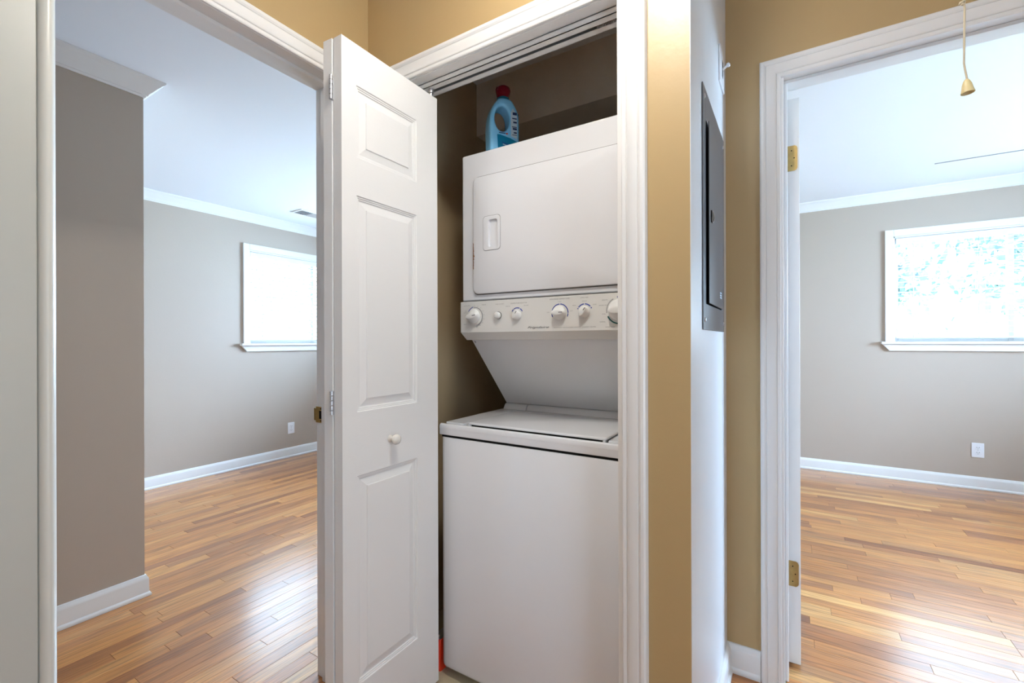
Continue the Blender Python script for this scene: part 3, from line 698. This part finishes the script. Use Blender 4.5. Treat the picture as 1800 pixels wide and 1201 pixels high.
lab('PUSH TO START', -.872, 1.300, .034, .0045); lab('TEMPERATURE SELECTOR', -.795, 1.300, .066, .0048)
lab('REGULAR', -.838, 1.291, .018, .004); lab('DELICATE', -.765, 1.291, .018, .004)
lab('WASH/RINSE TEMPERATURES', -.640, 1.306, .072, .0052); lab('WARM', -.640, 1.297, .012, .004); lab('COLD', -.681, 1.264, .010, .004); lab('HOT', -.598, 1.266, .010, .004)
lab('LOAD SIZE', -.554, 1.306, .026, .0052); lab('MEDIUM', -.554, 1.295, .016, .004); lab('SMALL', -.588, 1.283, .013, .004); lab('LARGE', -.520, 1.283, .012, .004)
lab('DELICATE', -.487, 1.295, .018, .0045); lab('PERMANENT PRESS', -.493, 1.279, .026, .0040); lab('SOAK', -.490, 1.252, .012, .0042); lab('NORMAL', -.494, 1.228, .018, .0045); lab('SHORT WASH', -.470, 1.212, .030, .0042)
lab('OFF', -1.022, 1.281, .008, .004); lab('LESS DRY', -1.025, 1.275, .014, .004); lab('MORE DRY', -1.025, 1.232, .014, .004)

# ------------------------------------------------------------------ bottle on the dryer
bt = thing('softener_bottle', 'light blue handled laundry bottle with a dark red cap on the dryer', 'bottle', (-.925, 1.425, 1.8625))
BA = math.radians(52)   # broad side turned a little towards the left of the camera
def bl(a, d_, h): return Vector((a*math.cos(BA)-d_*math.sin(BA), a*math.sin(BA)+d_*math.cos(BA), h))
def smooth_poly(pts, it=3):
    for _ in range(it):
        q = []
        for i, p in enumerate(pts):
            n_ = pts[(i+1) % len(pts)]; q += [(p[0]*.75+n_[0]*.25, p[1]*.75+n_[1]*.25), (p[0]*.25+n_[0]*.75, p[1]*.25+n_[1]*.75)]
        pts = q
    return pts
sil = smooth_poly([(-.058, .000), (-.058, .03), (-.060, .08), (-.060, .115), (-.052, .165), (-.030, .200), (-.020, .212), (.024, .212), (.036, .196), (.054, .165), (.058, .13), (.057, .08), (.058, .03), (.058, .000)], 2)
HC, HR = (-.010, .132), (.029, .046)
def hit(t):
    """distance from the hole centre to the silhouette in direction t"""
    dx, dz = math.cos(t), math.sin(t); best = None
    for i, p in enumerate(sil):
        q = sil[(i+1) % len(sil)]; ex, ez = q[0]-p[0], q[1]-p[1]; den = dx*ez-dz*ex
        if abs(den) < 1e-12: continue
        k = ((p[0]-HC[0])*ez-(p[1]-HC[1])*ex)/den; w = ((p[0]-HC[0])*dz-(p[1]-HC[1])*dx)/den
        if k > 0 and -1e-6 <= w <= 1+1e-6: best = k if best is None else min(best, k)
    return best
vs, fs = [], []; NB = 72; D = .034
sec = []
for q in range(5):
    t = R90*q/4; sec.append((0, .012*(1-math.cos(t)) if q else 0, -(D-.012)-.012*math.sin(t)))
for q in range(6):
    t = R90*(1-q/5); sec.append((1, -.014*(1-math.cos(t)) if False else -(.014-.014*math.cos(t)), -(D-.014)-.014*math.sin(t)))
sec = sec+[(k, e, -d_) for k, e, d_ in sec[::-1]]
for i in range(NB):
    t = 2*math.pi*i/NB
    # ray directions share an angle, so hole and outline points pair up
    rh = 1/math.sqrt((math.cos(t)/HR[0])**2+(math.sin(t)/HR[1])**2); ro = hit(t)
    for k, e, d_ in sec:
        R_ = (ro if k else rh)+e*(1 if k else 1); vs.append(bl(HC[0]+R_*math.cos(t), d_, HC[1]+R_*math.sin(t)))
K = len(sec)
for i in range(NB):
    for q in range(K): fs.append((i*K+q, i*K+(q+1) % K, ((i+1) % NB)*K+(q+1) % K, ((i+1) % NB)*K+q))
me = bpy.data.meshes.new('body'); me.from_pydata([tuple(v) for v in vs], [], fs)
bm = bmesh.new(); bm.from_mesh(me); bmesh.ops.recalc_face_normals(bm, faces=bm.faces); bm.to_mesh(me); bm.free()
me.materials.append(M['blue_plastic']); me.polygons.foreach_set('use_smooth', [True]*len(me.polygons)); me.set_sharp_from_angle(angle=math.radians(60))
bo = bpy.data.objects.new('body', me); COL.objects.link(bo); bo.parent = bt
B0 = Vector(bt.location)
nc = bl(.003, 0, 0)
MB().lathe([(.024, .205), (.026, .212), (.024, .220), (.019, .224)], B0+nc, (0, 0, 1), 24).build('neck_ring', M['neck'], bt, smooth=True)
cpb = MB().lathe([(.021, .219), (.022, .226), (.0265, .240), (.0285, .249), (.026, .259), (.017, .2665), (0, .2685)], B0+nc, (0, 0, 1), 24)
a = B0+nc+bl(-.012, -.004, .248); cpb.tube(a, a+bl(-.016, -.004, .003), .011, 12, .008)
cpb.build('cap', M['red'], bt, smooth=True, angle=50)
fb = lambda x, z: B0+bl(x, -.0325, z)
def decal(name, pts, m, off=.0325):
    mb = MB(); mb.prism(pts, lambda p, t: B0+bl(p[0], -t, p[1]), off-.001, off+.0004); mb.build(name, M[m], bt)
decal('label', [(-.028, .004), (.050, .004), (.050, .050), (.020, .062), (-.020, .070), (-.032, .070)], 'teal', .034)
decal('label', [(.022, .070), (.046, .062), (.046, .150), (.030, .175), (.022, .16)], 'pale', .034)
for k in range(5): decal('label_stripe', [(-.015+k*.004, .042-k*.007), (.050, .026-k*.005), (.050, .028-k*.005), (-.013+k*.004, .0445-k*.007)], 'pale' if k % 2 else 'blue_ink', .0343)
for k, (z, w, h) in enumerate(((.150, .016, .010), (.135, .018, .004), (.120, .014, .006), (.104, .019, .003), (.095, .016, .007), (.082, .012, .005), (.075, .018, .002))):
    decal('label_print', [(.045-w, z), (.045, z), (.045, z+h), (.045-w, z+h)], 'navy', .0343)
nav = MB(); nav.prism([(-.017, .01), (.017, .01), (.017, .165), (-.017, .165)], lambda p, t: B0+bl(t, p[0], p[1]), .054, .0588); nav.build('side_label', M['navy'], bt)
decal('label_print', [(-.025, .0755), (.001, .0755), (.001, .0782), (-.025, .0782)], 'navy', .0343)
decal('logo_dot', [(.006+.004*math.cos(t), .0765+.003*math.sin(t)) for t in (2*math.pi*i/10 for i in range(10))], 'brightred', .0344)

# ------------------------------------------------------------------ red container beside the washer
rc = thing('plastic_container', 'narrow red plastic container standing on the floor beside the washer', 'container', (-1.078, 1.250, .001))
mb = MB(); mb.loft([[(x, y, z) for x, y in rrect(-1.099, -1.062+dx, 1.215+dy, 1.285, .008, 3)] for z, dx, dy in ((.001, .002, .004), (.02, .0, .0), (.100, .004, 0), (.112, .002, .004))])
mb.build('body', M['brightred'], rc, smooth=True)
MB().box(-1.095, -1.062, 1.222, 1.280, .112, .118).tube((-1.072, 1.226, .118), (-1.072, 1.226, .128), .004, 10).build('clip', M['steel'], rc, bevel=.001)

# ------------------------------------------------------------------ electrical panel
ep = thing('electrical_panel', 'dark grey electrical panel with its narrow door ajar on the hall side wall', 'electrical panel', (XP, 1.467, 1.20))
py0, py1, pz0, pz1 = 1.267, 1.690, 1.200, 1.850; oy0, oy1, oz0, oz1 = 1.312, 1.625, 1.270, 1.770
mb = MB(); xa, xb = XP+.0008, XP+.0035
mb.box(xa, xb, py0, oy0, pz0, pz1).box(xa, xb, oy1, py1, pz0, pz1).box(xa, xb, oy0, oy1, pz0, oz0).box(xa, xb, oy0, oy1, oz1, pz1)
mb.build('cover_plate', M['panel'], ep, bevel=.0008)
MB().box(XP+.0004, XP+.0012, oy0, oy1, oz0, oz1).build('recess_shade', M['dark'], ep)  # flat near-black plate, painted shade in place of the box interior
mb = MB(); mb.add([(xx+k, y, z) for k in (0, .0022) for xx, y, z in ((XP+.0085, 1.321, oz0+.003), (XP+.0045, 1.622, oz0+.003), (XP+.0045, 1.622, oz1-.003), (XP+.0085, 1.321, oz1-.003))],
        [(0,1,2,3),(4,5,6,7),(0,1,5,4),(1,2,6,5),(2,3,7,6),(3,0,4,7)])
pd = mb.build('panel_door', M['panel'], ep, bevel=.0006)
mb = MB(); pr = None
for i in range(17):
    t = 2*math.pi*i/16; q = (XP+.014+.0035*math.cos(2*t)*.3, 1.362+.013*math.cos(t), 1.516+.017*math.sin(t))
    if pr: mb.tube(pr, q, .0015, 6)
    pr = q
mb.build('latch_ring', M['steel'], pd, smooth=True)
MB().box(XP+.0105, XP+.0125, 1.352, 1.372, 1.500, 1.532).build('latch_slot', M['dark'], pd)
for z in (1.305, 1.312, 1.3195): MB().box(XP+.0070, XP+.0078, 1.555, 1.590, z, z+.0045).build('printed_mark', M['pale'], pd)
for y, z in ((1.289, 1.822), (1.289, 1.227), (1.668, 1.822), (1.668, 1.227)):
    MB().lathe([(.0062, 0), (.0062, .001), (.0045, .003), (0, .0036)], (xb, y, z), (1, 0, 0), 14).build('screw', M['steel'], ep, smooth=True)

# light switch above it
ls = thing('light_switch', 'white light switch high on the side wall above the electrical panel', 'switch', (XP, 1.643, 2.02))
MB().box(XP, XP+.006, 1.592, 1.694, 2.012, 2.132).build('wall_plate', M['outlet'], ls, bevel=.003)
MB().box(XP+.0058, XP+.0065, 1.632, 1.654, 2.045, 2.098).build('toggle_slot', M['seam'], ls)
MB().tube((XP+.006, 1.643, 2.072), (XP+.020, 1.643, 2.080), .004, 12).lathe([(0, 0), (.006, .002), (.0075, .006), (.006, .010), (0, .012)], (XP+.018, 1.643, 2.079), (1, 0, .5), 12).build('toggle', M['outlet'], ls, smooth=True)

# ------------------------------------------------------------------ outlets
def outlet(label, s, z, fn):
    c = fn(s, 0, z); root = thing('wall_outlet', label, 'outlet', c)
    def bx(mb, a0, a1, o0, o1, z0, z1):
        cs = [fn(a, o, z_) for z_ in (z0, z1) for a, o in ((a0, o0), (a1, o0), (a1, o1), (a0, o1))]
        mb.add(cs, [(0,3,2,1),(4,5,6,7),(0,1,5,4),(1,2,6,5),(2,3,7,6),(3,0,4,7)]); return mb
    bx(MB(), s-.036, s+.036, 0, .005, z-.057, z+.057).build('wall_plate', M['outlet'], root, bevel=.0025)
    for dz in (-.0195, .0195):
        rcp = bx(MB(), s-.0165, s+.0165, .0049, .0066, z+dz-.0135, z+dz+.0135).build('receptacle', M['outlet'], root, bevel=.0012)
        mb = MB()
        for dx in (-.0065, .0065): bx(mb, s+dx-.0012, s+dx+.0012, .0066, .0071, z+dz-.001, z+dz+.008)
        bx(mb, s-.002, s+.002, .0066, .0071, z+dz-.0095, z+dz-.0055); mb.build('slots', M['grey_ink'], rcp)
    bx(MB(), s-.003, s+.003, .005, .0066, z-.003, z+.003).build('screw', M['steel'], root)
outlet('white duplex outlet low on the far wall of the left room', 2.723, .293, fnL)
outlet('white duplex outlet below the window of the right room', 1.235, .306, fnR)

# ------------------------------------------------------------------ ceiling vent in the left room
cv = thing('ceiling_vent', 'white ceiling vent near the crown moulding of the left room', 'vent', (-3.86, 2.64, HL-.012))
vx0, vx1, vy0, vy1 = -3.945, -3.780, 2.470, 2.810
mb = MB(); b_ = .02
mb.box(vx0, vx1, vy0, vy0+b_, HL-.008, HL-.0005).box(vx0, vx1, vy1-b_, vy1, HL-.008, HL-.0005).box(vx0, vx0+b_, vy0+b_, vy1-b_, HL-.008, HL-.0005).box(vx1-b_, vx1, vy0+b_, vy1-b_, HL-.008, HL-.0005)
mb.build('frame', M['outlet'], cv, bevel=.002)
MB().box(vx0+b_, vx1-b_, vy0+b_, vy1-b_, HL-.002, HL-.0008).build('duct_opening', M['ring'], cv)
for i in range(16):
    y = vy0+b_+.01+i*(vy1-vy0-2*b_-.02)/15; sgn = -1 if i < 6 else 1
    mb = MB(); mb.add([(x, y+dy+sgn*dz*.8, HL-.003-dz) for x in (vx0+b_, vx1-b_) for dy, dz in ((0, 0), (.001, 0), (.001, .007), (0, .007))], [(0,1,2,3),(4,5,6,7),(0,1,5,4),(1,2,6,5),(2,3,7,6),(3,0,4,7)])
    mb.build('louver', M['outlet'], cv)

# ------------------------------------------------------------------ pull cord
pc = thing('pull_cord', 'cream bell-shaped pull on a knotted cord hanging from the hall ceiling', 'pull cord', (.240, 1.0, 1.566))
mb = MB(); pts = [(.238, 1.0, H-.002), (.2365, 1.0, 1.90), (.2365, 1.0, 1.716), (.2370, 1.0, 1.70), (.2365, 1.0, 1.66), (.2360, 1.0, 1.615), (.2372, 1.0, 1.605), (.2395, 1.0, 1.589)]
for a, b in zip(pts, pts[1:]): mb.tube(a, b, .0014, 8)
mb.build('cord', M['cord'], pc, smooth=True)
mb = MB()
for dx, dz, r in ((-.003, 0, .0028), (.0005, .002, .0026), (-.001, -.003, .0022), (-.005, -.002, .0016)):
    mb.lathe([(0, -r), (r*.8, -r*.6), (r, 0), (r*.8, r*.6), (0, r)], (.2355+dx, .999, 1.713+dz), (.3, 0, 1), 8)
mb.build('knot', M['cord'], pc, smooth=True)
mb = MB().lathe([(0, .023), (.0022, .0226), (.0040, .020), (.0060, .0145), (.0072, .0075), (.0082, .003), (.0088, .0005), (.0082, 0), (.0068, .002), (.0055, .008), (0, .012)], (.2405, 1.0, 1.566), (-.08, 0, 1), 20)
mb.build('bell', M['cream'], pc, smooth=True, angle=50)
MB().lathe([(.004, 0), (.007, -.003), (.003, -.004)], (.238, 1.0, H), (0, 0, 1), 12).build('eyelet', M['brass'], pc)

# ------------------------------------------------------------------ ceiling light of the hallway
cl = thing('ceiling_light', 'flush dome light on the hallway ceiling', 'light', (-.33, .62, H-.03))
MB().lathe([(.11, 0), (.11, -.012), (.10, -.02), (.09, -.022)], (-.33, .62, H-.0005), (0, 0, 1), 32).build('base', M['brass'], cl, smooth=True)
MB().lathe([(.086, -.021), (.100, -.035), (.098, -.055), (.075, -.078), (.04, -.092), (0, -.097)], (-.33, .62, H), (0, 0, 1), 32).build('glass_dome', M['lamp_glass'], cl, smooth=True)
M['lamp_glass'].node_tree.nodes['Principled BSDF'].inputs['Emission Strength'].default_value = LAMP_POWER

# ------------------------------------------------------------------ garden seen through the blinds
struct(MB().box(-40, 40, -30, 50, -.75, -.65).build('lawn', M['grass']))
def tree(x, y, h, r, label, seed):
    root = thing('garden_tree', label, 'tree', (x, y, -.65), 'trees in the garden outside')
    MB().tube((x, y, -.65), (x+.1, y, h*.6), .14, 10, .07).build('trunk', M['bark'], root, smooth=True)
    rd = random.Random(seed); mb = MB()
    for c in range(40):
        cx, cy, cz = (rd.gauss(0, r*.5), rd.gauss(0, r*.5), rd.gauss(0, r*.42))
        for i in range(70):
            p = Vector((x+cx+rd.gauss(0, .22), y+cy+rd.gauss(0, .22), h*.72+cz+rd.gauss(0, .2)))
            a = Vector((rd.gauss(0, 1), rd.gauss(0, 1), rd.gauss(0, 1))).normalized(); b = a.orthogonal().normalized(); s = rd.uniform(.06, .15)
            mb.add([p-a*s, p+b*s*.5, p+a*s, p-b*s*.5], [(0, 1, 2, 3)])
    o = mb.build('foliage', M['leaf'], root); o['kind'] = 'stuff'
tree(2.9, 11.5, 4.2, 1.9, 'nearer leafy tree behind the left part of the right room blind', 1)
tree(8.6, 17.5, 5.4, 2.4, 'farther leafy tree behind the right end of the right room blind', 2)
print('planks', n1, n2)
